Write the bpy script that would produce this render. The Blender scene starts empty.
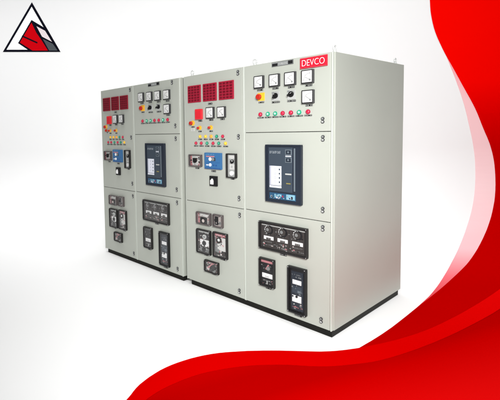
import bpy, bmesh, math, random
from mathutils import Vector, Matrix
from mathutils.geometry import delaunay_2d_cdt
random.seed(7)
S = bpy.context.scene
C = S.collection
PI = math.pi

# ------------------------------------------------------------------ shapes of the printed sheets
MAIN = [(2.806,11.701),(2.809,11.598),(2.812,11.493),(2.815,11.392),(2.818,11.304),(2.82,11.232),(2.823,11.173),(2.825,11.119),(2.829,11.063),(2.832,11.006),(2.835,10.95),(2.84,10.893),(2.848,10.831),(2.86,10.762),(2.874,10.689),(2.892,10.613),(2.914,10.536),(2.942,10.454),(2.976,10.369),(3.011,10.285),(3.045,10.206),(3.077,10.136),(3.109,10.071),(3.141,10.006),(3.175,9.936),(3.212,9.858),(3.251,9.776),(3.29,9.692),(3.33,9.609),(3.369,9.527),(3.409,9.446),(3.447,9.364),(3.483,9.283),(3.516,9.2),(3.546,9.116),(3.574,9.034),(3.601,8.958),(3.627,8.888),(3.652,8.824),(3.675,8.761),(3.696,8.698),(3.713,8.635),(3.727,8.573),(3.737,8.509),(3.744,8.44),(3.746,8.364),(3.743,8.282),(3.735,8.197),(3.722,8.11),(3.704,8.021),(3.68,7.928),(3.649,7.832),(3.611,7.731),(3.564,7.626),(3.51,7.513),(3.446,7.39),(3.37,7.254),(3.278,7.092),(3.154,6.873),(2.983,6.554),(2.828,6.27),(2.692,6.024),(2.568,5.806),(2.456,5.613),(2.356,5.444),(2.27,5.304),(2.194,5.186),(2.121,5.074),(2.041,4.953),(1.953,4.822),(1.864,4.689),(1.774,4.557),(1.687,4.431),(1.602,4.312),(1.52,4.196),(1.438,4.083),(1.357,3.97),(1.273,3.852),(1.187,3.732),(1.108,3.622),(1.042,3.531),(0.989,3.462),(0.946,3.406),(0.907,3.357),(0.868,3.309),(0.828,3.26),(0.789,3.215),(0.752,3.171),(0.714,3.127),(0.767,3.123),(0.83,3.161),(0.894,3.201),(0.959,3.245),(1.025,3.293),(1.093,3.344),(1.162,3.4),(1.232,3.46),(1.304,3.525),(1.377,3.596),(1.452,3.671),(1.529,3.749),(1.606,3.83),(1.685,3.915),(1.766,4.004),(1.848,4.095),(1.926,4.184),(2.003,4.272),(2.086,4.37),(2.187,4.49),(2.312,4.639),(2.459,4.816),(2.624,5.016),(2.801,5.234),(2.994,5.474),(3.207,5.743),(3.443,6.041),(3.7,6.366),(4.38,7.634),(4.566,8.242),(4.594,8.793),(4.577,9.337),(4.559,9.877),(4.542,10.411),(4.524,10.94),(4.507,11.464),(4.105,11.52),(3.688,11.578),(3.255,11.639)]
BAND = [(-0.751,1.961),(-0.747,1.989),(-0.743,2.018),(-0.739,2.047),(-0.733,2.078),(-0.725,2.109),(-0.716,2.142),(-0.706,2.176),(-0.697,2.211),(-0.689,2.245),(-0.683,2.281),(-0.675,2.317),(-0.663,2.356),(-0.645,2.398),(-0.625,2.442),(-0.6,2.487),(-0.574,2.531),(-0.545,2.571),(-0.513,2.61),(-0.478,2.647),(-0.44,2.683),(-0.4,2.718),(-0.356,2.752),(-0.311,2.783),(-0.265,2.811),(-0.219,2.835),(-0.174,2.855),(-0.127,2.873),(-0.078,2.891),(-0.026,2.909),(0.029,2.925),(0.084,2.941),(0.137,2.954),(0.187,2.966),(0.235,2.975),(0.281,2.984),(0.323,2.992),(0.36,2.999),(0.392,3.005),(0.423,3.011),(0.455,3.018),(0.489,3.028),(0.523,3.039),(0.557,3.051),(0.589,3.065),(0.621,3.079),(0.652,3.095),(0.683,3.111),(0.714,3.127),(0.778,3.166),(0.842,3.205),(0.906,3.246),(0.972,3.291),(1.04,3.34),(1.108,3.393),(1.179,3.45),(1.25,3.511),(1.323,3.578),(1.398,3.651),(1.474,3.728),(1.552,3.808),(1.631,3.891),(1.712,3.979),(1.794,4.07),(1.878,4.164),(1.959,4.256),(2.037,4.347),(2.123,4.448),(2.226,4.572),(2.355,4.726),(2.506,4.909),(2.675,5.116),(2.859,5.343),(3.057,5.592),(3.279,5.872),(3.523,6.183),(3.791,6.523),(3.282,5.637),(3.064,5.367),(2.863,5.117),(2.68,4.891),(2.516,4.691),(2.364,4.511),(2.223,4.346),(2.098,4.201),(1.991,4.08),(1.908,3.988),(1.84,3.916),(1.777,3.851),(1.709,3.781),(1.632,3.703),(1.552,3.624),(1.473,3.546),(1.396,3.473),(1.321,3.403),(1.247,3.336),(1.174,3.273),(1.103,3.212),(1.031,3.154),(0.959,3.097),(0.889,3.045),(0.825,3.001),(0.767,2.965),(0.711,2.937),(0.659,2.913),(0.609,2.891),(0.562,2.871),(0.519,2.854),(0.476,2.84),(0.426,2.827),(0.37,2.816),(0.308,2.808),(0.243,2.8),(0.179,2.787),(0.116,2.77),(0.052,2.751),(-0.011,2.728),(-0.074,2.701),(-0.138,2.669),(-0.201,2.633),(-0.262,2.595),(-0.318,2.555),(-0.368,2.511),(-0.415,2.465),(-0.456,2.42),(-0.492,2.379),(-0.521,2.341),(-0.545,2.305),(-0.565,2.272),(-0.583,2.239),(-0.598,2.208),(-0.611,2.179),(-0.621,2.15),(-0.629,2.121),(-0.637,2.091),(-0.642,2.061),(-0.647,2.031),(-0.652,2.002),(-0.681,1.987)]
BOTTOM = [(-0.658,2.024),(-0.654,2.053),(-0.649,2.084),(-0.643,2.115),(-0.636,2.145),(-0.627,2.175),(-0.617,2.204),(-0.605,2.234),(-0.59,2.266),(-0.572,2.299),(-0.551,2.333),(-0.527,2.369),(-0.497,2.408),(-0.461,2.45),(-0.42,2.497),(-0.373,2.543),(-0.322,2.587),(-0.265,2.629),(-0.204,2.668),(-0.139,2.704),(-0.075,2.736),(-0.011,2.764),(0.053,2.787),(0.117,2.807),(0.181,2.824),(0.246,2.837),(0.312,2.845),(0.375,2.853),(0.432,2.864),(0.482,2.877),(0.526,2.892),(0.57,2.909),(0.617,2.929),(0.668,2.951),(0.721,2.975),(0.777,3.005),(0.836,3.04),(0.901,3.085),(0.971,3.139),(1.045,3.197),(1.118,3.257),(1.191,3.319),(1.265,3.384),(1.34,3.453),(1.416,3.524),(1.495,3.599),(1.575,3.678),(1.656,3.76),(1.735,3.84),(1.805,3.912),(1.869,3.979),(1.938,4.053),(2.024,4.148),(2.133,4.272),(2.261,4.422),(2.406,4.592),(2.562,4.779),(2.731,4.986),(2.92,5.22),(3.128,5.48),(3.353,5.761),(2.647,4.528),(2.217,3.778),(1.906,3.236),(1.672,2.827),(1.489,2.508),(1.24,2.444),(0.99,2.379),(0.737,2.314),(0.481,2.248),(0.224,2.182),(-0.036,2.115),(-0.298,2.048)]
PINK = [(2.962,10.409),(2.979,10.367),(2.995,10.326),(3.011,10.284),(3.028,10.243),(3.044,10.207),(3.059,10.175),(3.076,10.136),(3.098,10.08),(3.127,10.0),(3.161,9.902),(3.197,9.799),(3.229,9.701),(3.258,9.611),(3.286,9.523),(3.311,9.435),(3.335,9.347),(3.357,9.258),(3.378,9.168),(3.396,9.079),(3.414,8.995),(3.431,8.918),(3.446,8.844),(3.46,8.773),(3.472,8.702),(3.482,8.631),(3.489,8.562),(3.493,8.491),(3.493,8.415),(3.488,8.331),(3.479,8.241),(3.465,8.147),(3.445,8.053),(3.42,7.957),(3.389,7.858),(3.352,7.756),(3.31,7.653),(3.262,7.547),(3.208,7.437),(3.147,7.319),(3.076,7.185),(2.99,7.022),(2.871,6.785),(2.726,6.489),(2.595,6.225),(2.479,5.992),(2.372,5.781),(2.273,5.588),(2.179,5.408),(2.09,5.236),(2.005,5.074),(1.925,4.925),(1.851,4.788),(1.782,4.662),(1.716,4.545),(1.654,4.439),(1.597,4.343),(1.546,4.26),(1.498,4.187),(1.452,4.118),(1.404,4.047),(1.353,3.972),(1.3,3.897),(1.248,3.823),(1.198,3.752),(1.292,3.856),(1.377,3.974),(1.459,4.087),(1.541,4.201),(1.624,4.316),(1.709,4.436),(1.796,4.562),(1.886,4.694),(1.977,4.827),(2.065,4.958),(2.145,5.079),(2.219,5.191),(2.295,5.309),(2.382,5.45),(2.483,5.618),(2.595,5.811),(2.72,6.029),(2.858,6.276),(3.013,6.56),(3.185,6.878),(3.309,7.095),(3.402,7.256),(3.477,7.392),(3.542,7.514),(3.596,7.627),(3.643,7.732),(3.681,7.833),(3.712,7.929),(3.736,8.022),(3.755,8.11),(3.768,8.197),(3.776,8.282),(3.779,8.364),(3.777,8.44),(3.77,8.509),(3.76,8.573),(3.746,8.634),(3.729,8.698),(3.708,8.761),(3.685,8.823),(3.661,8.887),(3.635,8.957),(3.608,9.033),(3.579,9.115),(3.549,9.199),(3.517,9.282),(3.481,9.363),(3.443,9.444),(3.403,9.525),(3.364,9.607),(3.325,9.69),(3.285,9.774),(3.246,9.856),(3.209,9.934),(3.175,10.004),(3.143,10.069),(3.112,10.133),(3.08,10.203),(3.046,10.282)]
LOGO = {'tri': [(-4.41, 11.834), (-3.789, 10.749), (-5.165, 10.857)], 'base': [(-4.431, 11.466), (-4.088, 11.246), (-3.816, 10.761), (-4.493, 10.815), (-4.776, 11.012)], 'red': [(-4.432, 11.408), (-4.328, 11.189), (-4.21, 11.02), (-4.072, 10.798), (-4.435, 10.827), (-4.73, 11.02)], 'white': [(-4.317, 11.324), (-4.122, 11.212), (-3.972, 10.97), (-4.197, 11.098)], 'grey': [(-4.183, 11.051), (-3.953, 10.927), (-3.852, 10.781), (-4.044, 10.796)], 'l1': [(-4.67, 11.153), (-4.311, 10.977)]}


# ------------------------------------------------------------------ materials
M = {}
def mat(name, col, rough=.5, metal=0., spec=.5, noise=0., nscale=6., bump=0., bscale=300., coat=0., alpha=None):
    m = bpy.data.materials.new(name); m.use_nodes = True
    nt = m.node_tree; N = nt.nodes; L = nt.links
    b = N['Principled BSDF']
    b.inputs['Base Color'].default_value = (*col, 1)
    b.inputs['Roughness'].default_value = rough
    b.inputs['Metallic'].default_value = metal
    b.inputs['Specular IOR Level'].default_value = spec
    b.inputs['Coat Weight'].default_value = coat
    tc = N.new('ShaderNodeTexCoord')
    if noise:
        n = N.new('ShaderNodeTexNoise'); n.inputs['Scale'].default_value = nscale; n.inputs['Detail'].default_value = 4
        L.new(tc.outputs['Object'], n.inputs['Vector'])
        r = N.new('ShaderNodeValToRGB')
        r.color_ramp.elements[0].position = .3; r.color_ramp.elements[1].position = .7
        r.color_ramp.elements[0].color = (*[c*(1-noise) for c in col], 1)
        r.color_ramp.elements[1].color = (*[min(1, c*(1+noise)) for c in col], 1)
        L.new(n.outputs['Fac'], r.inputs['Fac']); L.new(r.outputs['Color'], b.inputs['Base Color'])
    if bump:
        n = N.new('ShaderNodeTexNoise'); n.inputs['Scale'].default_value = bscale; n.inputs['Detail'].default_value = 2
        L.new(tc.outputs['Object'], n.inputs['Vector'])
        bp = N.new('ShaderNodeBump'); bp.inputs['Strength'].default_value = bump; bp.inputs['Distance'].default_value = .002
        L.new(n.outputs['Fac'], bp.inputs['Height']); L.new(bp.outputs['Normal'], b.inputs['Normal'])
    M[name] = m
    return m

mat('paint', (.412, .430, .386), .46, spec=.35, noise=.014, nscale=2.2, bump=.10, bscale=420)
mat('post_highlight', (.50, .53, .48), .38)  # lighter copy of the paint, highlight of the frame posts put into the colour
mat('gasket', (.10, .105, .095), .7)
mat('plinth_black', (.009, .009, .007), .6, spec=.18, noise=.25, nscale=9)
mat('black', (.011, .011, .012), .38, spec=.22)
mat('black_soft', (.020, .019, .019), .45, spec=.22)
mat('bezel', (.045, .045, .048), .4, spec=.25)
mat('steel', (.55, .55, .55), .3, metal=.9)
mat('steel_white', (.72, .74, .73), .35, metal=.3)
mat('white', (.84, .84, .84), .35)
mat('dial_white', (.66, .66, .655), .3)
mat('print_ink', (.05, .05, .055), .5)
mat('white_soft', (.66, .66, .64), .45)
mat('lightgrey', (.42, .43, .42), .45)
mat('grey', (.22, .23, .23), .45)
mat('ink', (.012, .012, .013), .6, spec=.2)
mat('red_sign', (.52, .014, .034), .45, spec=.2)
mat('red_lamp', (.55, .012, .05), .22, coat=.4)
mat('green_lamp', (.02, .33, .19), .22, coat=.4)
mat('pale_highlight', (.34, .62, .50), .25, coat=.4)  # green lens with its whitish highlight put into the colour
mat('yellow_lamp', (.85, .55, .05), .22, coat=.4)
mat('orange_lamp', (.85, .33, .05), .22, coat=.4)
mat('yellow', (.90, .48, .035), .4)
mat('mushroom_red', (.46, .022, .012), .35, spec=.35)
mat('window_grid', (.36, .014, .038), .5, spec=.15)
mat('window_cell', (.135, .004, .013), .45, spec=.15)
mat('window_grid_dark', (.25, .012, .026), .5, spec=.15)
mat('window_cell_dark', (.115, .005, .014), .5, spec=.15)
mat('red_box', (.70, .022, .035), .3)
mat('blue', (.034, .135, .31), .4)
mat('blue_dark', (.02, .08, .25), .35)
mat('navy', (.018, .024, .037), .32, spec=.3)
mat('slate', (.040, .054, .074), .4, spec=.25)
mat('slate_light', (.13, .16, .185), .4)
mat('slate_text', (.30, .33, .36), .4)
mat('key_blue', (.018, .075, .15), .35)
mat('key_pale', (.20, .40, .50), .35)
mat('screen', (.66, .68, .76), .25)
mat('screen_side', (.36, .37, .45), .3)
mat('relay_face', (.050, .044, .042), .35, spec=.2)
mat('relay_dark', (.016, .015, .017), .3, spec=.2)
mat('relay_pink', (.50, .20, .22), .4)
mat('dark_green', (.012, .16, .09), .35)
mat('relay_beige', (.48, .42, .40), .45)
mat('relay_red', (.36, .02, .06), .4)
mat('relay_frame', (.10, .085, .085), .4, spec=.25)
mat('relay_green', (.035, .042, .036), .4)
mat('brass', (.45, .38, .12), .35, metal=.6)
mat('logo_black', (.006, .006, .012), .8, spec=0)
mat('logo_white', (.95, .95, .95), .8, spec=0)
mat('logo_red', (.56, .002, .006), .8, spec=0)
mat('logo_grey', (.075, .085, .095), .8, spec=0)
mat('logo_pale', (.78, .68, .70), .8, spec=0)
mat('sweep', (.86, .86, .86), .9, spec=0, bump=.03, bscale=60)

# the sheet steel is not dead flat: a long, very shallow waviness under the fine powder-coat grain
nt = M['paint'].node_tree
wv = nt.nodes.new('ShaderNodeTexNoise'); wv.inputs['Scale'].default_value = 2.3; wv.inputs['Detail'].default_value = 1
b2 = nt.nodes.new('ShaderNodeBump'); b2.inputs['Strength'].default_value = .35; b2.inputs['Distance'].default_value = .012
tcn = next(n for n in nt.nodes if n.type == 'TEX_COORD'); b1 = next(n for n in nt.nodes if n.type == 'BUMP')
nt.links.new(tcn.outputs['Object'], wv.inputs['Vector']); nt.links.new(wv.outputs['Fac'], b2.inputs['Height']); nt.links.new(b2.outputs['Normal'], b1.inputs['Normal'])

# clear cover of the relays
g = bpy.data.materials.new('cover_glass'); g.use_nodes = True
nt = g.node_tree; nt.nodes.clear()
o_ = nt.nodes.new('ShaderNodeOutputMaterial'); mx = nt.nodes.new('ShaderNodeMixShader')
tr = nt.nodes.new('ShaderNodeBsdfTransparent'); gl = nt.nodes.new('ShaderNodeBsdfGlossy'); fr = nt.nodes.new('ShaderNodeFresnel')
tr.inputs['Color'].default_value = (.97, .97, .97, 1)
gl.inputs['Roughness'].default_value = .05; fr.inputs['IOR'].default_value = 1.45
fm = nt.nodes.new('ShaderNodeMath'); fm.operation = 'MULTIPLY'; fm.inputs[1].default_value = .10
nt.links.new(fr.outputs[0], fm.inputs[0]); nt.links.new(fm.outputs[0], mx.inputs[0]); nt.links.new(tr.outputs[0], mx.inputs[1]); nt.links.new(gl.outputs[0], mx.inputs[2])
nt.links.new(mx.outputs[0], o_.inputs['Surface'])
M['cover_glass'] = g

def print_mat(name, axis, stops):
    """printed vinyl: the ink runs from one tone to the next along the sheet (UV = metres on the sweep)"""
    m = bpy.data.materials.new(name); m.use_nodes = True
    nt = m.node_tree; N = nt.nodes; L = nt.links; b = N['Principled BSDF']
    b.inputs['Roughness'].default_value = .9; b.inputs['Specular IOR Level'].default_value = 0.0
    uv = N.new('ShaderNodeUVMap'); uv.uv_map = 'sheet'
    sp = N.new('ShaderNodeSeparateXYZ'); L.new(uv.outputs['UV'], sp.inputs[0])
    mr = N.new('ShaderNodeMapRange')
    a, c = stops[0][0], stops[-1][0]
    mr.inputs['From Min'].default_value = a; mr.inputs['From Max'].default_value = c
    
    k0 = N.new('ShaderNodeMath'); k0.operation = 'MULTIPLY'; k0.inputs[1].default_value = axis[0]; L.new(sp.outputs[0], k0.inputs[0])
    k1 = N.new('ShaderNodeMath'); k1.operation = 'MULTIPLY_ADD'; k1.inputs[1].default_value = axis[1]; L.new(sp.outputs[1], k1.inputs[0]); L.new(k0.outputs[0], k1.inputs[2])
    L.new(k1.outputs[0], mr.inputs['Value'])
    r = N.new('ShaderNodeValToRGB'); e = r.color_ramp.elements
    while len(e) < len(stops): e.new(.5)
    for k, (v, col) in enumerate(stops):
        e[k].position = (v-a)/(c-a)
    for k, (v, col) in enumerate(stops):
        e[k].color = (*col, 1)
    L.new(mr.outputs[0], r.inputs['Fac']); L.new(r.outputs['Color'], b.inputs['Base Color'])
    M[name] = m

# ------------------------------------------------------------------ mesh builder
class MB:
    def __init__(s): s.bm = bmesh.new(); s.mats = []
    def mi(s, m):
        if m not in s.mats: s.mats.append(m)
        return s.mats.index(m)
    def _done(s, faces, m, smooth=False):
        i = s.mi(m)
        for f in faces: f.material_index = i; f.smooth = smooth
    def box(s, x0, x1, y0, y1, z0, z1, m, bev=0., seg=2):
        t = bmesh.new()
        bmesh.ops.create_cube(t, size=1)
        bmesh.ops.scale(t, vec=(x1-x0, y1-y0, z1-z0), verts=t.verts)
        bmesh.ops.translate(t, vec=((x0+x1)/2, (y0+y1)/2, (z0+z1)/2), verts=t.verts)
        if bev: bmesh.ops.bevel(t, geom=t.edges[:], offset=bev, segments=seg, profile=.5, affect='EDGES')
        s._merge(t, m)
    def _merge(s, t, m, smooth=False):
        i = s.mi(m); mp = {}
        for v in t.verts: mp[v] = s.bm.verts.new(v.co)
        for f in t.faces:
            try:
                nf = s.bm.faces.new([mp[v] for v in f.verts]); nf.material_index = i; nf.smooth = smooth
            except ValueError: pass
        t.free()
    def disc(s, x, z, y0, y1, r0, m, r1=None, n=28, bev=0.):
        """cylinder / cone along Y, from y0 (front) to y1 (back)"""
        t = bmesh.new()
        bmesh.ops.create_cone(t, cap_ends=True, segments=n, radius1=r0 if r1 is None else r1, radius2=r0, depth=abs(y1-y0))
        bmesh.ops.rotate(t, cent=(0,0,0), matrix=Matrix.Rotation(PI/2, 3, 'X'), verts=t.verts)
        bmesh.ops.translate(t, vec=(x, (y0+y1)/2, z), verts=t.verts)
        if bev:
            ed = [e for e in t.edges if all(abs(v.co.y-y0) < 1e-5 for v in e.verts)]
            bmesh.ops.bevel(t, geom=ed, offset=bev, segments=3, profile=.5, affect='EDGES')
        s._merge(t, m)
    def dome(s, x, z, y, r, h, m, n=24):
        t = bmesh.new()
        bmesh.ops.create_uvsphere(t, u_segments=n, v_segments=12, radius=1)
        bmesh.ops.delete(t, geom=[v for v in t.verts if v.co.z < -.01], context='VERTS')
        bmesh.ops.rotate(t, cent=(0,0,0), matrix=Matrix.Rotation(PI/2, 3, 'X'), verts=t.verts)
        bmesh.ops.scale(t, vec=(r, h, r), verts=t.verts)
        bmesh.ops.translate(t, vec=(x, y, z), verts=t.verts)
        s._merge(t, m, True)
    def bar(s, x, z, L, w, ang, y0, y1, m):
        """thin bar on the face, centre x z, length L, turned by ang in the face plane"""
        t = bmesh.new(); bmesh.ops.create_cube(t, size=1)
        bmesh.ops.scale(t, vec=(L, y1-y0, w), verts=t.verts)
        bmesh.ops.rotate(t, cent=(0,0,0), matrix=Matrix.Rotation(-ang, 3, 'Y'), verts=t.verts)
        bmesh.ops.translate(t, vec=(x, (y0+y1)/2, z), verts=t.verts)
        s._merge(t, m)
    def torus(s, c, R, r, axis, m, n=28, k=10):
        t = bmesh.new(); vs = []
        for i in range(n):
            a = 2*PI*i/n; row = []
            for j in range(k):
                b = 2*PI*j/k; rr = R + r*math.cos(b)
                p, q, w = rr*math.cos(a), rr*math.sin(a), r*math.sin(b)
                row.append(t.verts.new((p, w, q) if axis == 'Y' else (w, p, q)))
            vs.append(row)
        for i in range(n):
            for j in range(k):
                t.faces.new((vs[i][j], vs[(i+1)%n][j], vs[(i+1)%n][(j+1)%k], vs[i][(j+1)%k]))
        bmesh.ops.translate(t, vec=c, verts=t.verts)
        s._merge(t, m, True)
    def build(s, name, parent=None, label=None, loc=None):
        me = bpy.data.meshes.new(name)
        bmesh.ops.recalc_face_normals(s.bm, faces=s.bm.faces[:])
        s.bm.to_mesh(me); s.bm.free()
        for m in s.mats: me.materials.append(M[m])
        o = bpy.data.objects.new(name, me); C.objects.link(o)
        if parent: o.parent = parent
        if label: o['label'] = label
        if loc: o.location = loc
        return o

def tag(o, label=None, cat=None, group=None, kind=None):
    if label: o['label'] = label
    if cat: o['category'] = cat
    if group: o['group'] = group
    if kind: o['kind'] = kind
def empty(name, loc=(0,0,0)):
    o = bpy.data.objects.new(name, None); o.location = loc; o.empty_display_size = .2; C.objects.link(o); return o

# ------------------------------------------------------------------ devices (cabinet space: x across, y towards the back, z up; door face at y = 0)
def plate(x, z, w, parent, h=.015, words=2):
    """small black engraved designation strip"""
    b = MB(); b.box(x-w/2, x+w/2, -.0025, .0005, z-h/2, z+h/2, 'ink')
    n = max(2, int(w/.0085)); gap = random.randrange(1, n)
    for i in range(n):
        if i == gap and n > 3: continue
        cx = x - w/2 + w*(i+.5)/n
        hh = h*random.choice((.42, .5, .5, .36))
        b.box(cx-.0022, cx+.0022, -.0031, -.002, z-hh/2, z+hh/2, 'lightgrey')
    return b.build('label_plate', parent)

def meter(P, x0, x1, z0, z1, seed=0, lw=.052):
    w, h = x1-x0, z1-z0; cx = (x0+x1)/2
    b = MB(); b.box(x0, x1, -.024, 0, z0, z1, 'bezel', .003)
    b.box(x0+.004, x1-.004, -.0255, -.02, z0+.004, z1-.004, 'black')
    o = b.build('panel_meter', P)
    d = MB(); y0 = -.0275
    d.box(x0+.009, x1-.008, y0, -.02, z0+.009, z1-.008, 'dial_white', .0012, 1)
    # scale arc, ticks, needle and small print
    px, pz = x1-.022, z0+.026
    for i in range(11):
        a = PI/2 + PI/2*i/10
        rr = w*.52
        d.bar(px+math.cos(a)*rr, pz+math.sin(a)*rr, .007 if i % 5 else .011, .0019, a, y0-.0006, y0+.0004, 'print_ink')
    d.bar(px-w*.2, pz+.012+.004*seed, w*.42, .0019, PI-.5-.12*seed, y0-.0008, y0+.0004, 'print_ink')
    d.disc(px, pz, y0-.002, y0+.001, .007, 'grey', n=16)
    d.box(x0+.026, x0+.052, y0-.0005, y0+.0004, z0+.017, z0+.021, 'lightgrey')
    d.build('dial', o)
    plate(cx+.002, z0-.013, lw, o, .014)
    return o

def lamp(P, x, z, col, lens='lens', lw=.052, r=.0145):
    r *= 1.18; dk = {'red_lamp':'relay_red', 'pale_highlight':'green_lamp', 'green_lamp':'dark_green', 'yellow_lamp':'yellow', 'orange_lamp':'yellow'}[col]
    b = MB(); b.disc(x, z, -.004, 0, r, dk, n=24)
    b.disc(x, z, -.008, -.0035, r*.90, dk, n=24)
    o = b.build('pilot_lamp', P, {'red_lamp':'red pilot lamp', 'green_lamp':'green pilot lamp', 'pale_highlight':'green pilot lamp with a painted highlight',
                                 'yellow_lamp':'yellow pilot lamp', 'orange_lamp':'orange pilot lamp'}[col])
    d = MB(); d.dome(x, z, -.0075, r*(.80 if 'pale' not in col else .55), .009, col); d.build('lens', o)
    plate(x, z-.027, lw, o, .011)
    return o

def mushroom(P, x, z, r=.03, mr=.0205, square=False, small=False, dx=0, label='red mushroom stop button on a yellow plate', lw=.045):
    b = MB()
    if square: b.box(x-r, x+r, -.004, 0, z-r, z+r, 'yellow', .0015)
    else: b.disc(x, z, -.004, 0, r, 'yellow', n=36)
    o = b.build('stop_button', P, label)
    d = MB(); d.disc(x+dx, z, -.018, -.003, mr*.6, 'steel', n=20); d.disc(x+dx, z, -.034, -.016, mr, 'mushroom_red', n=30, bev=.005)
    d.build('button_head', o)
    plate(x, z-r-.013, lw, o, .012)
    return o

def selector(P, x, z, ang=0.4):
    b = MB(); b.box(x-.0345, x+.0345, -.005, 0, z-.037, z+.037, 'lightgrey', .0015)
    for i in range(7):
        a = PI*(.1+.8*i/6)
        b.bar(x+math.cos(a)*.029, z+.006+math.sin(a)*.026, .006, .0014, a, -.0056, -.0045, 'ink')
    b.box(x-.034, x-.016, -.0056, -.004, z+.022, z+.034, 'grey')
    o = b.build('selector_switch', P)
    d = MB(); d.disc(x, z+.004, -.014, -.004, .0225, 'black', n=30, bev=.002)
    d.bar(x, z+.004, .043, .011, ang, -.036, -.012, 'black'); d.bar(x+math.cos(ang)*.014, z+.004+math.sin(ang)*.014, .012, .0022, ang, -.0368, -.0355, 'white')
    d.build('knob', o)
    plate(x, z-.048, .072, o, .013)
    return o

def lock(P, x, z):
    """double-bit quarter-turn lock: two small barrels one over the other"""
    b = MB()
    b.box(x-.007, x+.007, -.002, .001, z-.024, z+.024, 'grey', .0008, 1)
    for dz, cm in ((.0115, 'grey'), (-.0115, 'steel_white')):
        b.disc(x, z+dz, -.008, 0, .0115, 'bezel', n=22)
        b.disc(x, z+dz, -.0092, -.006, .0072, cm, n=20)
    b.box(x-.0012, x+.0012, -.0098, -.0088, z-.018, z-.006, 'ink')
    return b.build('lock', P)

def annunciator(P, x0, x1, z0, z1, dark=False):
    sfx = '_dark' if dark else ''
    b = MB(); b.box(x0, x1, -.012, 0, z0, z1, 'window_grid'+sfx, .002)
    o = b.build('alarm_annunciator', P)
    d = MB(); nc, nr = 4, 6
    w = (x1-x0-.012)/nc; h = (z1-z0-.012)/nr
    for i in range(nc):
        for j in range(nr):
            a, c = x0+.006+i*w, z0+.006+j*h
            d.box(a+.004, a+w-.004, -.0142, -.011, c+.004, c+h-.004, 'window_cell'+sfx, .001, 1)
            for q in (0.36, .62):
                if random.random() < .6: d.box(a+w*.3, a+w*.3+w*.4*random.random()+.003, -.0148, -.014, c+h*q-.0007, c+h*q+.0007, 'window_grid'+sfx)
    d.build('legend_windows', o)
    return o

def texty(d, x0, x1, z, h, y, m='lightgrey', n=None):
    n = n or max(2, int((x1-x0)/.009)); w = (x1-x0)/n
    for i in range(n):
        if random.random() < .12: continue
        a = x0+i*w+w*.12; c = a+w*.74; k = random.randrange(5)
        if k == 0:
            d.box(a, a+w*.22, y-.0006, y, z-h/2, z+h/2, m); d.box(a+w*.22, c, y-.0006, y, z-h/2, z-h*.28, m)
        elif k == 1:
            d.box(a, c, y-.0006, y, z+h*.28, z+h/2, m); d.box(a+w*.28, a+w*.5, y-.0006, y, z-h/2, z+h*.28, m)
        elif k == 2:
            d.box(a, a+w*.2, y-.0006, y, z-h/2, z+h/2, m); d.box(c-w*.2, c, y-.0006, y, z-h/2, z+h/2, m); d.box(a+w*.2, c-w*.2, y-.0006, y, z-h*.1, z+h*.12, m)
        elif k == 3:
            d.box(a, c, y-.0006, y, z+h*.3, z+h/2, m); d.box(a, c, y-.0006, y, z-h/2, z-h*.3, m); d.box(a, a+w*.2, y-.0006, y, z-h*.3, z+h*.3, m)
        else:
            d.box(a+w*.2, a+w*.45, y-.0006, y, z-h/2, z+h/2, m)

def clutter(d, x0, x1, z0, z1, y, n, tones=('grey', 'relay_dark', 'lightgrey', 'relay_beige', 'black_soft', 'relay_pink')):
    """random small bits and painted highlights, light and dark, scattered over a face"""
    for i in range(n):
        w = random.uniform(.004, .016); h = random.uniform(.003, .010)
        x = random.uniform(x0, x1-w); z = random.uniform(z0, z1-h); t = random.choice(tones); p = random.uniform(.0006, .004)
        if random.random() < .35: d.disc(x+w/2, z+h/2, y-p-.004, y+.001, w*.4, t, n=14)
        else: d.box(x, x+w, y-p, y+.001, z, z+h, t)

def case(P, x0, x1, z0, z1, name='protection_relay', label=None, frame='black', fw=.012, back='relay_dark', dep=.030, screws=True, glass=True):
    """flush case: a raised frame of four bars round a recessed back, with a clear cover"""
    b = MB()
    b.box(x0, x1, -dep, 0, z1-fw, z1, frame, .0015, 1); b.box(x0, x1, -dep, 0, z0, z0+fw, frame, .0015, 1)
    b.box(x0, x0+fw, -dep+.0008, 0, z0+fw, z1-fw, frame); b.box(x1-fw, x1, -dep+.0008, 0, z0+fw, z1-fw, frame)
    b.box(x0+fw, x1-fw, -.008, 0, z0+fw, z1-fw, back)
    if screws:
        for sx in (x0+fw*.55, x1-fw*.55):
            for sz in (z0+fw*.55, z1-fw*.55):
                b.disc(sx, sz, -dep-.0015, -dep+.001, .0038, 'steel', n=12)
    o = b.build(name, P, label)
    if glass:
        q = MB(); q.box(x0+fw+.0006, x1-fw-.0006, -dep+.004, -dep+.006, z0+fw+.0006, z1-fw-.0006, 'cover_glass'); q.build('cover', o)
    return o

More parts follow.
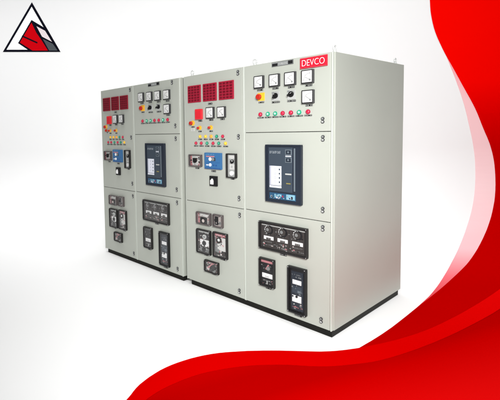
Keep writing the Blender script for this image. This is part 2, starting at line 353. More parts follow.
def small_relay(P, x0, x1, z0, z1, style, lab=None):
    o = case(P, x0, x1, z0, z1, label=lab, fw=.008, frame='relay_frame' if style in ('a','b','w') else 'black_soft', back='relay_beige' if style in ('a','b','w') else 'relay_face')
    w, h = x1-x0, z1-z0; X = lambda u: x0+u*w; Z = lambda v: z1-v*h
    d = MB(); Y = -.0082
    if style == 'w':      # pale face, dark knob, red edge
        d.box(X(.06), X(.17), Y-.001, -.007, Z(.93), Z(.12), 'relay_pink')
        d.box(X(.2), X(.93), Y-.001, -.007, Z(.9), Z(.1), 'white_soft')
        d.box(X(.28), X(.62), Y-.010, -.007, Z(.58), Z(.3), 'black_soft', .002, 1); d.disc(X(.46), Z(.52), Y-.014, Y, w*.13, 'ink')
        d.box(X(.7), X(.86), Y-.002, -.008, Z(.45), Z(.2), 'grey'); d.box(X(.72), X(.86), Y-.002, -.008, Z(.7), Z(.55), 'relay_face')
        texty(d, X(.3), X(.62), Z(.8), .008, Y-.0012, 'grey')
    elif style == 'a':
        d.box(X(.07), X(.2), Y-.001, -.007, Z(.92), Z(.1), 'relay_pink')
        d.box(X(.24), X(.92), Y-.001, -.007, Z(.36), Z(.12), 'white_soft')
        d.box(X(.22), X(.72), Y-.002, -.007, Z(.92), Z(.4), 'relay_dark'); d.disc(X(.48), Z(.62), Y-.016, Y, w*.15, 'black_soft'); d.disc(X(.52), Z(.68), Y-.018, Y-.014, w*.09, 'relay_beige')
        texty(d, X(.75), X(.93), Z(.55), .01, Y-.0012, 'relay_pink'); texty(d, X(.75), X(.93), Z(.75), .01, Y-.0012, 'white_soft')
    elif style == 'b':
        d.box(X(.14), X(.5), Y-.006, -.007, Z(.84), Z(.18), 'relay_dark', .002, 1); d.disc(X(.32), Z(.45), Y-.016, Y, w*.13, 'black_soft')
        d.box(X(.55), X(.88), Y-.001, -.007, Z(.45), Z(.14), 'relay_beige'); d.box(X(.6), X(.74), Y-.003, -.007, Z(.8), Z(.55), 'grey'); d.box(X(.78), X(.88), Y-.002, -.007, Z(.85), Z(.52), 'white_soft')
    elif style == 'c':    # white disc plate with black centre
        d.box(X(.12), X(.9), Y-.001, -.007, Z(.14), Z(.08), 'lightgrey')
        d.box(X(.15), X(.88), Y-.001, -.007, Z(.36), Z(.18), 'relay_dark'); d.disc(X(.56), Z(.29), Y-.012, Y, w*.12, 'steel_white'); d.disc(X(.56), Z(.29), Y-.014, Y-.011, w*.07, 'grey')
        d.box(X(.2), X(.88), Y-.002, -.007, Z(.70), Z(.42), 'white', .002, 1); d.disc(X(.53), Z(.56), Y-.012, Y, w*.12, 'ink'); d.box(X(.49), X(.57), Y-.003, Y-.0015, Z(.7), Z(.58), 'ink')
        d.box(X(.24), X(.34), Y-.004, -.008, Z(.72), Z(.65), 'ink')
        d.box(X(.2), X(.8), Y-.001, -.007, Z(.92), Z(.76), 'grey'); d.disc(X(.5), Z(.83), Y-.010, Y, w*.12, 'relay_dark'); texty(d, X(.62), X(.85), Z(.8), .012, Y-.0012)
    elif style == 'd':    # pink top band, pale face
        d.box(X(.1), X(.92), Y-.001, -.007, Z(.16), Z(.07), 'relay_pink'); texty(d, X(.2), X(.8), Z(.12), .007, Y-.0012, 'white')
        d.box(X(.28), X(.86), Y-.002, -.007, Z(.72), Z(.2), 'white_soft'); d.disc(X(.42), Z(.31), Y-.016, Y, w*.17, 'relay_face'); d.disc(X(.45), Z(.29), Y-.018, Y-.014, w*.08, 'steel_white')
        d.box(X(.1), X(.26), Y-.001, -.007, Z(.8), Z(.2), 'grey'); d.disc(X(.34), Z(.74), Y-.009, Y, w*.1, 'grey'); d.disc(X(.74), Z(.8), Y-.009, Y, w*.1, 'relay_face')
        d.box(X(.5), X(.58), Y-.006, Y, Z(.9), Z(.72), 'white_soft'); texty(d, X(.15), X(.85), Z(.92), .008, Y-.0006)
    elif style == 'e':
        d.box(X(.2), X(.85), Y-.001, -.007, Z(.24), Z(.1), 'relay_pink'); texty(d, X(.3), X(.8), Z(.17), .006, Y-.0012, 'white')
        d.bar(X(.42), Z(.42), w*.5, .012, .7, Y-.012, Y, 'relay_pink'); d.disc(X(.6), Z(.55), Y-.014, Y, w*.16, 'ink')
        d.box(X(.1), X(.3), Y-.001, -.007, Z(.85), Z(.6), 'white_soft'); d.disc(X(.66), Z(.8), Y-.008, Y, w*.1, 'grey'); texty(d, X(.7), X(.92), Z(.35), .01, Y-.0006)
    clutter(d, x0+.012, x1-.012, z0+.012, z1-.012, Y-.001, int(w*h*900)+5)
    d.build('relay_face', o)
    return o

def cabinet_shell(P, W, D, doors, inset_left, inset_right):
    b = MB()
    b.box(0, W, .024, D, .046, 2.1, 'paint', .004)
    for x0, x1 in ((.0005, .011), (W-.011, W-.0005)): b.box(x0, x1, .004, .0235, .046, 2.097, 'post_highlight', .002, 1)
    b.box(.012, W-.012, .015, .0238, .05, 2.09, 'gasket')
    b.build('body', P)
    p = MB(); p.box(inset_left, W-inset_right, .012, D-.04, 0, .0455, 'plinth_black', .002, 1)
    p.build('plinth', P)
    ds = []
    for z0, z1 in doors:
        d = MB(); d.box(.0125, W-.0125, 0, .014, z0, z1, 'paint', .0028); ds.append(d.build('door', P))
    return ds

def eye(P, x, y, axis, R=.0185):
    b = MB(); z = 2.1
    b.torus((x, y, z+.012+R), R, .0055, axis, 'steel_white')
    t = bmesh.new(); bmesh.ops.create_cone(t, cap_ends=True, segments=20, radius1=.017, radius2=.011, depth=.014); bmesh.ops.translate(t, vec=(x, y, z+.006), verts=t.verts)
    b._merge(t, 'steel_white')
    return b.build('lifting_eye', P)

DEP = 1.278; HA = .862; HB = 1.532
# --------------------------------------------------------- narrow cabinet (annunciators above)
WA = .722; k = WA/.68
def make_narrow():
    P = empty('switchgear_cabinet')
    up, lo = cabinet_shell(P, WA, DEP, [(HA+.002, 2.094), (.052, HA-.003)], .055, 0)
    for x, z in ((.628, 2.052), (.628, 1.497), (.628, .952)): lock(up, x*k, z)
    for x, z in ((.632, .802), (.622, .110)): lock(lo, x*k, z)
    for x0, x1 in ((.063, .219), (.249, .403), (.431, .586)): annunciator(P, x0*k, x1*k, 1.832, 1.996)
    plate(.326*k, 1.808, .05, P, .016)
    b = MB(); b.box(.164*k, .240*k, -.03, 0, 1.666, 1.765, 'red_box', .004); o = b.build('alarm_hooter', P, 'red rectangular alarm unit'); plate(.205*k, 1.652, .05, o, .014)
    q = MB(); [q.box(.172*k, .232*k, -.0308, -.029, 1.68+i*.014, 1.683+i*.014, 'red_sign') for i in range(5)]; q.build('grille', o)
    meter(P, .289*k, .377*k, 1.669, 1.775, 1, .05); meter(P, .417*k, .502*k, 1.671, 1.772, 2, .05)
    mushroom(P, .113*k, 1.634, .025, .0185, dx=-.007)
    b = MB(); b.box(.092*k, .132*k, -.002, 0, 1.556, 1.586, 'white_soft'); 
    for i in range(3): b.box(.097*k, .127*k, -.0026, -.0015, 1.560+i*.009, 1.5635+i*.009, 'grey')
    b.build('caution_tag', P)
    for x in (.200, .331): mushroom(P, x*k, 1.585, .021, .0115, dx=-.005, label='yellow push button with a red centre', lw=.042)
    for x, c in zip((.201, .267, .332, .395, .462), ('yellow_lamp', 'yellow_lamp', 'orange_lamp', 'green_lamp', 'red_lamp')): lamp(P, x*k, 1.502, c, lw=.048, r=.0135)
    for x, c in zip((.150, .215, .284, .354, .418, .491), ('red_lamp', 'red_lamp', 'green_lamp', 'red_lamp', 'green_lamp', 'yellow_lamp')): lamp(P, x*k, 1.438, c, lw=.055, r=.0135)
    small_relay(P, .075*k, .225*k, 1.211, 1.328, 'w', 'square relay with a pale face and red edge'); plate(.16*k, 1.193, .05, P, .013)
    # blue controller
    x0, x1, z0, z1 = .265*k, .455*k, 1.197, 1.350; w, h = x1-x0, z1-z0
    b = MB(); b.box(x0, x1, -.022, 0, z0, z1, 'blue', .003); b.box(x0+.004, x1-.004, -.0228, -.02, z0+.004, z0+.012, 'blue_dark')
    o = b.build('engine_controller', P, 'blue controller with white keys')
    d = MB()
    d.box(x0+w*.12, x0+w*.62, -.0232, -.021, z1-h*.26, z1-h*.19, 'relay_pink')
    d.box(x0+w*.28, x0+w*.68, -.0229, -.021, z1-h*.50, z1-h*.30, 'slate')
    d.disc(x0+w*.37, z1-h*.39, -.026, -.021, w*.085, 'white'); d.disc(x0+w*.53, z1-h*.39, -.026, -.021, w*.075, 'grey')
    d.box(x0+w*.08, x0+w*.92, -.0229, -.021, z1-h*.60, z1-h*.585, 'blue_dark')
    d.disc(x0+w*.37, z1-h*.74, -.026, -.021, w*.075, 'white'); d.box(x0+w*.12, x0+w*.26, -.024, -.021, z1-h*.79, z1-h*.72, 'screen')
    d.disc(x0+w*.57, z1-h*.75, -.025, -.021, w*.04, 'blue_dark'); d.disc(x0+w*.72, z1-h*.76, -.025, -.021, w*.04, 'blue_dark')
    texty(d, x0+w*.1, x0+w*.6, z1-h*.1, .007, -.0222, 'key_pale')
    d.build('keypad', o); plate(.355*k, 1.177, .055, o, .016)
    # tall pale relay
    x0, x1, z0, z1 = .512*k, .612*k, 1.132, 1.349
    o = case(P, x0, x1, z0, z1, label='tall narrow relay with a pale face', fw=.007, frame='black_soft', back='lightgrey', screws=False)
    d = MB(); w, h = x1-x0, z1-z0
    d.box(x0+w*.2, x0+w*.8, -.011, -.007, z1-h*.22, z1-h*.08, 'white_soft'); d.disc(x0+w*.55, z1-h*.33, -.02, -.008, w*.16, 'black'); d.disc(x0+w*.6, z1-h*.30, -.022, -.019, w*.06, 'steel_white')
    d.box(x0+w*.25, x0+w*.8, -.010, -.007, z1-h*.66, z1-h*.44, 'white_soft'); d.disc(x0+w*.5, z1-h*.55, -.012, -.008, w*.1, 'lightgrey')
    d.disc(x0+w*.5, z1-h*.82, -.018, -.008, w*.2, 'white'); d.build('relay_face', o); plate((x0+x1)/2, z0-.012, .04, o, .012)
    # rocker
    b = MB(); b.box(.317*k, .402*k, -.018, 0, 1.037, 1.132, 'black', .003)
    o = b.build('rocker_switch', P); d = MB(); d.box(.331*k, .366*k, -.026, -.015, 1.053, 1.094, 'white', .004); d.disc(.352*k, 1.098, -.024, -.015, .010, 'white'); d.build('rocker', o)
    # lower door relays
    small_relay(P, .155*k, .324*k, .652, .771, 'a', 'small relay with a pink edge and dark knob'); small_relay(P, .353*k, .462*k, .655, .775, 'b', 'small upright relay with a dark knob')
    small_relay(P, .154*k, .320*k, .365, .601, 'c', 'upright relay with a white plate and black centre'); small_relay(P, .351*k, .508*k, .369, .608, 'd', 'upright relay with a pink band and pale face')
    small_relay(P, .247*k, .408*k, .199, .313, 'e', 'lowest small relay with a pink stripe')
    plate(.25*k, .352, .04, P, .011); plate(.445*k, .356, .05, P, .011); plate(.34*k, .187, .04, P, .010)
    eye(P, .082, .045, 'Y')
    return P

# --------------------------------------------------------- wide cabinet (breaker panel in the middle)
WB = .765; q_ = WB/.80
def make_wide():
    P = empty('switchgear_cabinet')
    k = q_
    d0, d1, d2 = cabinet_shell(P, WB, DEP, [(HB+.002, 2.094), (HA+.006, HB-.003), (.052, HA+.001)], 0, 0)
    lock(d0, .729*k, 1.614); lock(d1, .731*k, 1.482); lock(d1, .732*k, .953); lock(d2, .733*k, .816); lock(d2, .722*k, .111)
    # heading strip
    b = MB(); b.box(.289*k, .486*k, -.003, 0, 2.053, 2.089, 'bezel', .001, 1); o = b.build('heading_strip', P)
    d = MB(); d.box(.291*k, .484*k, -.0034, -.002, 2.055, 2.087, 'grey'); d.box(.294*k, .345*k, -.0037, -.003, 2.057, 2.078, 'ink'); d.box(.440*k, .481*k, -.0037, -.003, 2.058, 2.084, 'ink')
    texty(d, .352*k, .436*k, 2.071, .016, -.0034, 'lightgrey', 7); texty(d, .296*k, .342*k, 2.0835, .0045, -.0034, 'lightgrey'); d.build('heading_letters', o)
    for i, (x0, x1, z0, z1) in enumerate(((.124, .219, 1.895, 1.998), (.274, .369, 1.895, 1.995), (.417, .513, 1.891, 1.994), (.564, .662, 1.890, 1.992), (.567, .665, 1.742, 1.843))):
        meter(P, x0*k, x1*k, z0, z1, i % 3, .055)
    mushroom(P, .185*k, 1.826, .033, .023, square=True, dx=-.011, lw=.052)
    selector(P, .326*k, 1.820, 1.2); selector(P, .469*k, 1.820, .5)
    for x, c in zip((.176, .250, .321, .390, .464, .536, .610), ('red_lamp', 'pale_highlight', 'pale_highlight', 'red_lamp', 'red_lamp', 'pale_highlight', 'red_lamp')): lamp(P, x*k, 1.681, c, lw=.060, r=.0155)
    # breaker / controller panel on the middle door
    x0, x1, z0, z1 = .238*k, .567*k, .966, 1.433; w, h = x1-x0, z1-z0
    b = MB()
    fw = .012
    b.box(x0, x1, -.028, 0, z1-fw, z1, 'navy', .002, 1); b.box(x0, x1, -.028, 0, z0, z0+fw, 'navy', .002, 1)
    b.box(x0, x0+fw, -.0272, 0, z0+fw, z1-fw, 'navy'); b.box(x1-fw, x1, -.0272, 0, z0+fw, z1-fw, 'navy')
    b.box(x0+fw, x1-fw, -.020, 0, z0+fw, z1-fw, 'navy')
    b.box(x0+.03, x1-.075, -.024, -.018, z0+.09, z1-.022, 'slate', .002, 1)
    o = b.build('breaker_panel', P, 'dark navy breaker panel with a white screen')
    X = lambda u: u*k
    d = MB(); d.box(X(.281), X(.295), -.027, -.022, 1.104, 1.262, 'screen_side'); d.box(X(.295), X(.392), -.027, -.022, 1.106, 1.262, 'screen'); d.box(X(.281), X(.392), -.027, -.022, 1.086, 1.102, 'screen')
    for j in range(4):
        z = 1.238-j*.034
        d.disc(X(.335), z-.002, -.0278, -.0265, .009, 'screen_side', n=16); d.disc(X(.335), z-.002, -.0282, -.0272, .006, 'screen', n=16)
        d.box(X(.370), X(.381), -.028, -.0265, z-.009, z+.004, 'slate', 0)
    d.build('display', o)
    for zc in (1.374, 1.313):
        d = MB(); d.box(X(.427), X(.484), -.0262, -.023, zc-.021, zc+.021, 'slate_light', .001, 1); d.box(X(.433), X(.478), -.0275, -.025, zc-.0155, zc+.0155, 'navy', .001, 1)
        d.box(X(.448), X(.463), -.0282, -.027, zc-.006, zc+.007, 'slate_light'); d.build('push_key', o)
    d = MB(); d.box(X(.423), X(.488), -.0243, -.0238, 1.118, 1.352, 'slate')
    d.box(X(.430), X(.480), -.0265, -.023, 1.3395, 1.3475, 'screen')
    d.box(X(.427), X(.482), -.0255, -.023, 1.196, 1.207, 'lightgrey'); d.box(X(.436), X(.475), -.0255, -.023, 1.123, 1.132, 'brass')
    d.build('legend_strip', o)
    d = MB(); d.box(X(.503), X(.514), -.025, -.018, 1.07, 1.405, 'slate_light'); 
    for i in range(9):
        a = X(.282)+i*(X(.386)-X(.282))/9; g = (X(.386)-X(.282))/9
        for j in range(3):
            if (i*5+j*3) % 4 != 1: d.box(a+g*.2, a+g*(.60+.08*((i*j) % 3)), -.0246, -.0238, 1.362+j*.0082, 1.3652+j*.0082, 'slate_text')
        if i not in (2, 6): d.box(a+g*.02, a+g*.22, -.0246, -.0238, 1.362, 1.3815, 'slate_text')
        else: d.box(a+g*.5, a+g*.7, -.0246, -.0238, 1.362, 1.3815, 'slate_text')
    d.build('panel_lettering', o)
    d = MB(); d.box(X(.276), X(.518), -.023, -.018, .992, 1.044, 'key_blue', .002, 1)
    for a, c, zz, hh, mm in ((.290, .312, 1.010, .014, 'key_pale'), (.326, .338, 1.02, .03, 'key_pale'), (.342, .356, 1.008, .014, 'screen'), (.360, .392, 1.026, .018, 'key_pale'), (.366, .380, 1.008, .008, 'screen'), (.398, .408, 1.02, .014, 'relay_red'), (.436, .512, 1.020, .040, 'key_pale'), (.478, .494, 1.015, .022, 'navy')):
        d.box(X(a), X(c), -.0245 if mm != 'navy' else -.0255, -.022, zz-hh/2, zz+hh/2, mm)
    clutter(d, X(.282), X(.430), .996, 1.032, -.0228, 16, ('key_pale', 'navy', 'key_blue', 'slate_text')); clutter(d, X(.440), X(.505), 1.002, 1.034, -.0246, 8, ('key_blue', 'slate_text', 'screen'))
    d.build('key_strip', o)
    # triple relay
    x0, x1, z0, z1 = .168*k, .616*k, .560, .793; w, h = x1-x0, z1-z0
    o = case(P, x0, x1, z0, z1, label='wide relay with three round discs and white tags', frame='black_soft', back='relay_face')
    d = MB(); d.box(x0+.02, x1-.02, -.010, -.007, z1-.034, z1-.026, 'lightgrey')
    for i in range(3):
        cx = x0+w*(.2+.30*i)
        d.disc(cx, z1-h*.29, -.012, -.007, .040, 'relay_dark', n=36)
        d.disc(cx, z1-h*.29, -.018, -.010, .028, 'relay_face', n=32, bev=.003); d.disc(cx-.005, z1-h*.28, -.0195, -.0175, .013, 'grey', n=20)
        for a in range(3, 9):
            d.bar(cx+math.cos(a*PI/6)*.034, z1-h*.29+math.sin(a*PI/6)*.034, .012, .0045, a*PI/6+PI/2, -.0135, -.0115, 'white' if a in (4, 5, 6) else 'lightgrey')  # pale arc painted on each disc as its upper-left highlight
        d.box(cx-.045, cx+.045, -.0125, -.007, z1-h*.645, z1-h*.52, 'white', .001, 1); d.box(cx-.020, cx+.022, -.0135, -.012, z1-h*.64, z1-h*.575, 'relay_face')
        texty(d, cx-.016, cx+.018, z1-h*.605, .007, -.0134, 'lightgrey', 4)
        d.disc(cx+.004, z1-h*.45, -.011, -.007, .006, 'grey', n=14)
        texty(d, cx-.04, cx+.04, z1-h*.73, .008, -.008, 'grey'); 
        d.box(cx+.056, cx+.059, -.009, -.007, z0+.03, z1-.04, 'relay_dark')
    texty(d, x0+w*.38, x0+w*.58, z0+h*.13, .012, -.008, 'lightgrey'); texty(d, x0+w*.08, x0+w*.3, z0+h*.16, .008, -.008, 'grey'); texty(d, x0+w*.7, x0+w*.92, z0+h*.14, .008, -.008, 'grey')
    clutter(d, x0+.02, x1-.02, z0+.016, z0+h*.30, -.008, 26); clutter(d, x0+.02, x1-.02, z1-h*.47, z1-.04, -.008, 16, ('grey', 'relay_dark', 'black_soft'))
    d.build('relay_face', o); plate((x0+x1)/2, z0-.017, .06, o, .017)
    # small left relay
    x0, x1, z0, z1 = .167*k, .318*k, .240, .481; w, h = x1-x0, z1-z0
    o = case(P, x0, x1, z0, z1, label='small upright relay with a white tag', frame='black_soft', back='relay_dark', fw=.010)
    d = MB(); d.box(x0+w*.15, x0+w*.85, -.010, -.007, z1-h*.56-h*.14, z1-h*.54, 'white', .001, 1); texty(d, x0+w*.35, x0+w*.72, z1-h*.65, .008, -.0102, 'grey', 4)
    texty(d, x0+w*.2, x0+w*.8, z1-h*.11, .009, -.008, 'grey'); texty(d, x0+w*.18, x0+w*.8, z1-h*.8, .008, -.008, 'grey'); d.box(x0+w*.45, x0+w*.52, -.011, -.007, z0+h*.08, z0+h*.2, 'lightgrey')
    clutter(d, x0+.014, x1-.014, z0+.016, z0+h*.28, -.008, 9); clutter(d, x0+.014, x1-.014, z1-h*.48, z1-h*.16, -.008, 12, ('grey', 'relay_face', 'black_soft'))
    d.build('relay_face', o); plate((x0+x1)/2+.005, z0-.014, .05, o, .016)
    # tall right relay
    x0, x1, z0, z1 = .445*k, .607*k, .101, .473; w, h = x1-x0, z1-z0
    o = case(P, x0, x1, z0, z1, label='tall upright relay with two white tags', frame='black', back='relay_dark', fw=.014)
    d = MB(); d.box(x0+w*.16, x0+w*.82, -.012, -.007, z0+h*.06, z1-h*.1, 'navy', .002, 1)
    d.box(x0+w*.24, x0+w*.72, -.0145, -.011, z1-h*.375, z1-h*.28, 'white', .001, 1)
    d.box(x0+w*.22, x0+w*.72, -.0145, -.011, z1-h*.76, z1-h*.615, 'white', .001, 1); d.disc(x0+w*.48, z1-h*.635, -.020, -.014, .009, 'ink', n=18); d.disc(x0+w*.27, z1-h*.64, -.018, -.014, .006, 'ink', n=14)
    d.box(x0+w*.22, x0+w*.74, -.0128, -.011, z1-h*.56, z1-h*.42, 'slate'); d.box(x0+w*.52, x0+w*.68, -.014, -.012, z1-h*.55, z1-h*.50, 'slate_light')
    texty(d, x0+w*.2, x0+w*.74, z1-h*.17, .008, -.012, 'grey'); texty(d, x0+w*.35, x0+w*.72, z1-h*.22, .008, -.012, 'lightgrey'); texty(d, x0+w*.22, x0+w*.8, z0+h*.13, .01, -.012, 'relay_pink')
    clutter(d, x0+w*.2, x0+w*.78, z0+h*.08, z0+h*.22, -.012, 8); clutter(d, x0+w*.2, x0+w*.78, z1-h*.60, z1-h*.39, -.0128, 7, ('slate_light', 'slate', 'grey'))
    d.build('relay_face', o); plate((x0+x1)/2, z0-.018, .06, o, .015)
    return P

def copy_tree(o, parent=None):
    if parent and o.name.startswith('lifting_eye'): return None        # no ring shows on the far pair
    c = o.copy(); C.objects.link(c); c.parent = parent
    for ch in o.children: copy_tree(ch, c)
    return c

GR = 'grey switchgear cabinets standing in a row'
cabC = make_narrow(); cabC.location = (-1.487, 0, 0)
cabD = make_wide(); cabD.location = (-.765, 0, 0)
bpy.context.view_layer.update()
cabA = copy_tree(cabC); cabA.location = (-2.985, 0, 0); cabA.scale = (.935, 1, 1)      # the farthest unit is a little narrower
cabB = copy_tree(cabD); cabB.location = (-2.31, 0, 0)
tag(cabC, 'grey narrow cabinet third from the left with three bright red windows and a blue controller', 'cabinet', GR)
tag(cabD, 'grey cabinet at the right front corner with the red DEVCO sign and bare side wall', 'cabinet', GR)
tag(cabA, 'grey narrow cabinet farthest left with three dark red windows', 'cabinet', GR)
tag(cabB, 'grey cabinet second from left, dark breaker panel on middle door, no red sign', 'cabinet', GR)

# the things only one cabinet has
# red sign with its lettering
s = MB(); s.box(.548*q_, .764*q_, -.012, 0, 2.003, 2.083, 'red_sign', .001, 1)
sign = s.build('name_sign', cabD, 'red sign with white lettering')
cu = bpy.data.curves.new('sign_lettering', 'FONT'); cu.body = 'DEVCO'; cu.align_x = 'CENTER'; cu.align_y = 'CENTER'; cu.extrude = .0012; cu.size = .064; cu.offset = -.0011
tmp = bpy.data.objects.new('tmp_text', cu); C.objects.link(tmp); bpy.context.view_layer.update()
dg = bpy.context.evaluated_depsgraph_get()
me = bpy.data.meshes.new_from_object(tmp.evaluated_get(dg)); bpy.data.objects.remove(tmp)
xs = [v.co.x for v in me.vertices]; zs = [v.co.y for v in me.vertices]
sx = .172/(max(xs)-min(xs)); sz = .045/(max(zs)-min(zs)); mx_, mz_ = (max(xs)+min(xs))/2, (max(zs)+min(zs))/2
for v in me.vertices:
    x, y, z = v.co; v.co = ((x-mx_)*sx, -z, (y-mz_)*sz)
me.materials.clear(); me.materials.append(M['white'])
lt = bpy.data.objects.new('sign_lettering', me); C.objects.link(lt); lt.parent = sign; lt.location = (.656*q_, -.0125, 2.044)
s = MB()
for a, c, e, f in ((.551, .761, 2.0795, 2.0808), (.551, .761, 2.0052, 2.0065)): s.box(a*q_, c*q_, -.0128, -.0115, e, f, 'relay_pink')
s.build('sign_border', sign)
eye(cabD, .085, .045, 'Y'); eye(cabD, WB-.02, .07, 'X'); eye(cabD, WB-.02, DEP-.13, 'X')
lockB = lock(cabB, .690*q_, 2.060)
# second push button low on the far left cabinet
mushroom(cabA, .130*k, 1.588, .012, .0165, dx=.006, label='extra red push button', lw=.03)
# darker legend windows there
for o in cabA.children:
    if o.name.startswith('alarm_annunciator'):
        o.data = o.data.copy(); o.data.materials[0] = M['window_grid_dark']
        for c in o.children:
            c.data = c.data.copy()
            for i, m in enumerate(c.data.materials): c.data.materials[i] = M['window_cell_dark' if 'cell' in m.name else 'window_grid_dark']
# red band on the small relay of the right-hand cabinet
for o in cabD.children:
    if o.get('label') == 'small upright relay with a white tag':
        x0, x1, z1 = .167*q_, .318*q_, .481
        b = MB(); b.box(x0+.014, x1-.014, -.0105, -.007, z1-.040, z1-.020, 'relay_pink'); b.bar((x0+x1)/2, z1-.075, .05, .012, 1.0, -.012, -.008, 'relay_pink'); b.disc((x0+x1)/2+.01, z1-.085, -.016, -.008, .016, 'grey')
        b.build('relay_band', o)
# two screws low on the bare side wall
b = MB()
t = bmesh.new(); bmesh.ops.create_cone(t, cap_ends=True, segments=14, radius1=.009, radius2=.006, depth=.006); bmesh.ops.rotate(t, cent=(0,0,0), matrix=Matrix.Rotation(PI/2, 3, 'Y'), verts=t.verts); bmesh.ops.translate(t, vec=(WB+.002, DEP-.16, .155), verts=t.verts); b._merge(t, 'grey')
b.build('earth_stud', cabD)
# folded edge of the side wall
b = MB(); b.box(WB-.001, WB+.006, .030, DEP-.002, .048, 2.098, 'paint', .0025); b.build('side_panel', cabD)

# ------------------------------------------------------------------ the paper sweep: floor, cove and back wall in one sheet
CAM = Vector((1.4710, -2.9584, 1.5709))
th = math.radians(36.3); dv = Vector((-math.sin(th), math.cos(th), 0)); rv = Vector((math.cos(th), math.sin(th), 0))
WD, CR = 8.0, 1.2; O = Vector((CAM.x, CAM.y, 0)); S1_, S2_ = WD-CR, WD-CR+CR*PI/2
def sweep(u, s, h=0.):
    if s <= S1_: a, z, na, nz = s, 0, 0, 1
    elif s < S2_:
        g = (s-S1_)/CR; a, z, na, nz = S1_+CR*math.sin(g), CR*(1-math.cos(g)), -math.sin(g), math.cos(g)
    else: a, z, na, nz = WD, CR+s-S2_, -1, 0
    return O + rv*u + dv*(a+na*h) + Vector((0, 0, z+nz*h))
b = MB(); b.mi('sweep')
ss = [-9, -4, 0, 2, 4, 6, S1_] + [S1_+CR*PI/2*i/24 for i in range(1, 25)] + [S2_+1, S2_+3, S2_+5.2]
us = [-13+26*i/13 for i in range(14)]
g_ = [[b.bm.verts.new(sweep(u, s)) for u in us] for s in ss]
for i in range(len(ss)-1):
    for j in range(len(us)-1):
        f = b.bm.faces.new((g_[i][j], g_[i][j+1], g_[i+1][j+1], g_[i+1][j])); f.smooth = True
sw = b.build('studio_floor'); tag(sw, 'seamless white studio floor curving up into a plain backdrop', kind='structure')

def sheet(name, pts, h, material, parent=None, thick=.003):
    """a cut vinyl sheet lying on the sweep: outline in metres (across, along)"""
    vs, _, fs, _, _, _ = delaunay_2d_cdt([Vector(p) for p in pts], [], [list(range(len(pts)))], 1, 1e-4)
    t = bmesh.new(); tv = [t.verts.new((v.x, v.y, 0)) for v in vs]
    for f in fs: t.faces.new([tv[i] for i in f])
    for sc in [S1_+CR*PI/2*i/16 for i in range(17)]:
        bmesh.ops.bisect_plane(t, geom=t.verts[:]+t.edges[:]+t.faces[:], plane_co=(0, sc, 0), plane_no=(0, 1, 0))
    bmesh.ops.triangulate(t, faces=t.faces[:])
    t.verts.ensure_lookup_table()
    bm = bmesh.new(); uv = bm.loops.layers.uv.new('sheet')
    top = [bm.verts.new(sweep(v.co.x, v.co.y, h+thick)) for v in t.verts]
    bot = [bm.verts.new(sweep(v.co.x, v.co.y, h)) for v in t.verts]
    co = {}
    for v, a, c in zip(t.verts, top, bot): co[a] = co[c] = (v.co.x, v.co.y)
    for f in t.faces:
        ix = [v.index for v in f.verts]
        bm.faces.new([top[i] for i in ix]); bm.faces.new([bot[i] for i in reversed(ix)])
    for e in t.edges:
        if len(e.link_faces) == 1:
            i, j = e.verts[0].index, e.verts[1].index; bm.faces.new((top[i], top[j], bot[j], bot[i]))
    for f in bm.faces:
        for l in f.loops: l[uv].uv = co[l.vert]
    bmesh.ops.recalc_face_normals(bm, faces=bm.faces[:])
    me = bpy.data.meshes.new(name); bm.to_mesh(me); bm.free(); t.free()
    me.materials.append(M[material])
    o = bpy.data.objects.new(name, me); C.objects.link(o)
    if parent: o.parent = parent
    return o
print_mat('print_main', (0, 1), [(2.9, (.42, .0, .0)), (4.6, (.40, .0, .0)), (6.6, (.44, .0, .0)), (8.6, (.50, .0, .0)), (9.2, (.68, .0, .0)), (9.7, (.86, .001, .0)), (12, (.88, .002, .0))])
print_mat('print_band', (0, 1), [(2.2, (.53, .0, .0)), (3.2, (.55, .0, .0)), (4.2, (.60, .001, .001)), (5, (.68, .001, .001))])
print_mat('print_bottom', (1, -1.3), [(-3.6, (.40, .0, .0)), (-3.41, (.36, .0, .0)), (-3.1, (.37, .0, .0)), (-2.9, (.45, .0, .0)), (-2.4, (.56, .002, .002)), (-2.1, (.61, .003, .003))])
print_mat('print_pink', (0, 1), [(4.0, (.62, .02, .03)), (4.9, (.80, .16, .19)), (6.0, (.90, .50, .53)), (8.0, (.92, .64, .66)), (9.4, (.92, .56, .58)), (10.4, (.88, .26, .30))])
GS = 'printed ribbons on the backdrop'
o = sheet('backdrop_ribbon', PINK, .0005, 'print_pink'); tag(o, 'pale pink crescent ribbon between the white backdrop and the dark red field', 'printed ribbon', GS)
o = sheet('backdrop_ribbon', MAIN, .0045, 'print_main'); tag(o, 'large red field filling the right side and top corner, darker lower down', 'printed ribbon', GS)
o = sheet('backdrop_ribbon', BOTTOM, .0045, 'print_bottom'); tag(o, 'red field along the bottom edge below the bright red band', 'printed ribbon', GS)
o = sheet('backdrop_ribbon', BAND, .0085, 'print_band'); tag(o, 'bright red curved band sweeping across the floor in front of the cabinets', 'printed ribbon', GS)

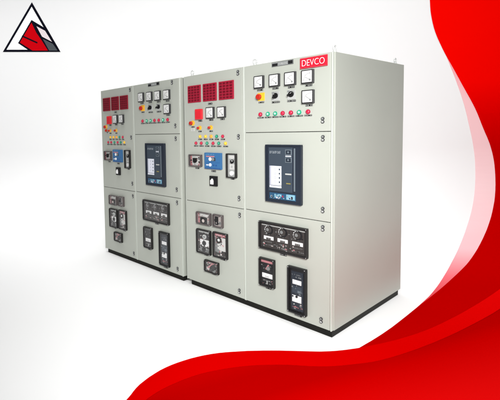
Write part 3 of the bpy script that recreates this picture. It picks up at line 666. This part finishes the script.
# emblem on the back wall
em = empty('wall_emblem', sweep(-4.45, 11.0)); tag(em, 'black outlined triangle emblem with red and grey facets, high on the backdrop at left', 'emblem')
bpy.context.view_layer.update(); inv = em.matrix_world.inverted()
def esheet(name, pts, h, m):
    o = sheet(name, pts, h, m); o.data.transform(inv); o.parent = em; return o
T = [Vector(p) for p in LOGO['tri']]; cen = sum(T, Vector((0, 0)))/3
esheet('outline', LOGO['tri'], .004, 'logo_black')
esheet('white_field', [tuple(cen+(p-cen)*.865) for p in T], .0075, 'logo_white')
def stroke(a, c, w):
    a, c = Vector(a), Vector(c); n = (c-a).normalized(); n = Vector((-n.y, n.x))*w/2; return [tuple(a+n), tuple(c+n), tuple(c-n), tuple(a-n)]
esheet('facet_outline', LOGO['base'], .011, 'logo_black')
esheet('facet_red', LOGO['red'], .0145, 'logo_red'); esheet('facet_pale', LOGO['white'], .0145, 'logo_pale'); esheet('facet_grey', LOGO['grey'], .0145, 'logo_grey')
esheet('stroke', stroke(*LOGO['l1'], .030), .018, 'logo_black')

# ------------------------------------------------------------------ key lamp and added, unseen fill lamps
def area(name, loc, target, sx, sy, power, spread=180, col=(1, 1, 1)):
    l = bpy.data.lights.new(name, 'AREA'); l.shape = 'RECTANGLE'; l.size = sx; l.size_y = sy; l.energy = power; l.color = col; l.spread = math.radians(spread)
    o = bpy.data.objects.new(name, l); C.objects.link(o); o.location = loc
    o.rotation_euler = (Vector(target)-Vector(loc)).to_track_quat('-Z', 'Y').to_euler()
    return o
WORLD, EXPO = .05, 0.0
area('overhead_fill', O+dv*2.8-rv*2.8+Vector((0,0,6.2)), O+dv*2.8-rv*2.8, 20, 15, 480, 75)  # unseen lamp added so the floor comes out white
area('backdrop_fill', O+dv*4.0-rv*2.4+Vector((0,0,5.9)), O+dv*8-rv*2.4+Vector((0,0,2.0)), 17, 1.2, 265, 115)  # added out of view to whiten the back wall
area('key_softbox', (1.85,-2.95,2.5), (-.5,.0,1.1), 1.2, 1.2, 75, 90, (1,1,.985))
area('side_fill', (4.6,.9,1.3), (0,.7,.9), 1.6, 1.8, 9, 90, (.97,1,1))  # extra unseen fill that lightens the bare side wall


w = bpy.data.worlds.new('World'); S.world = w; w.use_nodes = True
w.node_tree.nodes['Background'].inputs['Color'].default_value = (1, 1, 1, 1)
w.node_tree.nodes['Background'].inputs['Strength'].default_value = WORLD

# ------------------------------------------------------------------ camera
cd = bpy.data.cameras.new('camera'); cam = bpy.data.objects.new('camera', cd); C.objects.link(cam); S.camera = cam
yaw, pit, rol = -.9219, -.0644, -.0265
fw = Vector((math.sin(yaw)*math.cos(pit), math.cos(yaw)*math.cos(pit), math.sin(pit)))
r = Vector((math.cos(yaw), -math.sin(yaw), 0)); u = r.cross(fw)
r2 = r*math.cos(rol)+u*math.sin(rol); u2 = -r*math.sin(rol)+u*math.cos(rol)
mw = Matrix((r2, u2, -fw)).transposed().to_4x4(); mw.translation = CAM; cam.matrix_world = mw
cd.sensor_width = 36; cd.sensor_fit = 'HORIZONTAL'; cd.lens = 411.87/500*36; cd.shift_x = .2434; cd.shift_y = -.0843; cd.clip_end = 200
S.view_settings.view_transform = 'Standard'; S.view_settings.look = 'None'; S.view_settings.gamma = 1; S.view_settings.exposure = EXPO
S.render.engine = 'CYCLES'; S.cycles.max_bounces = 8; S.cycles.diffuse_bounces = 5; S.cycles.transparent_max_bounces = 12
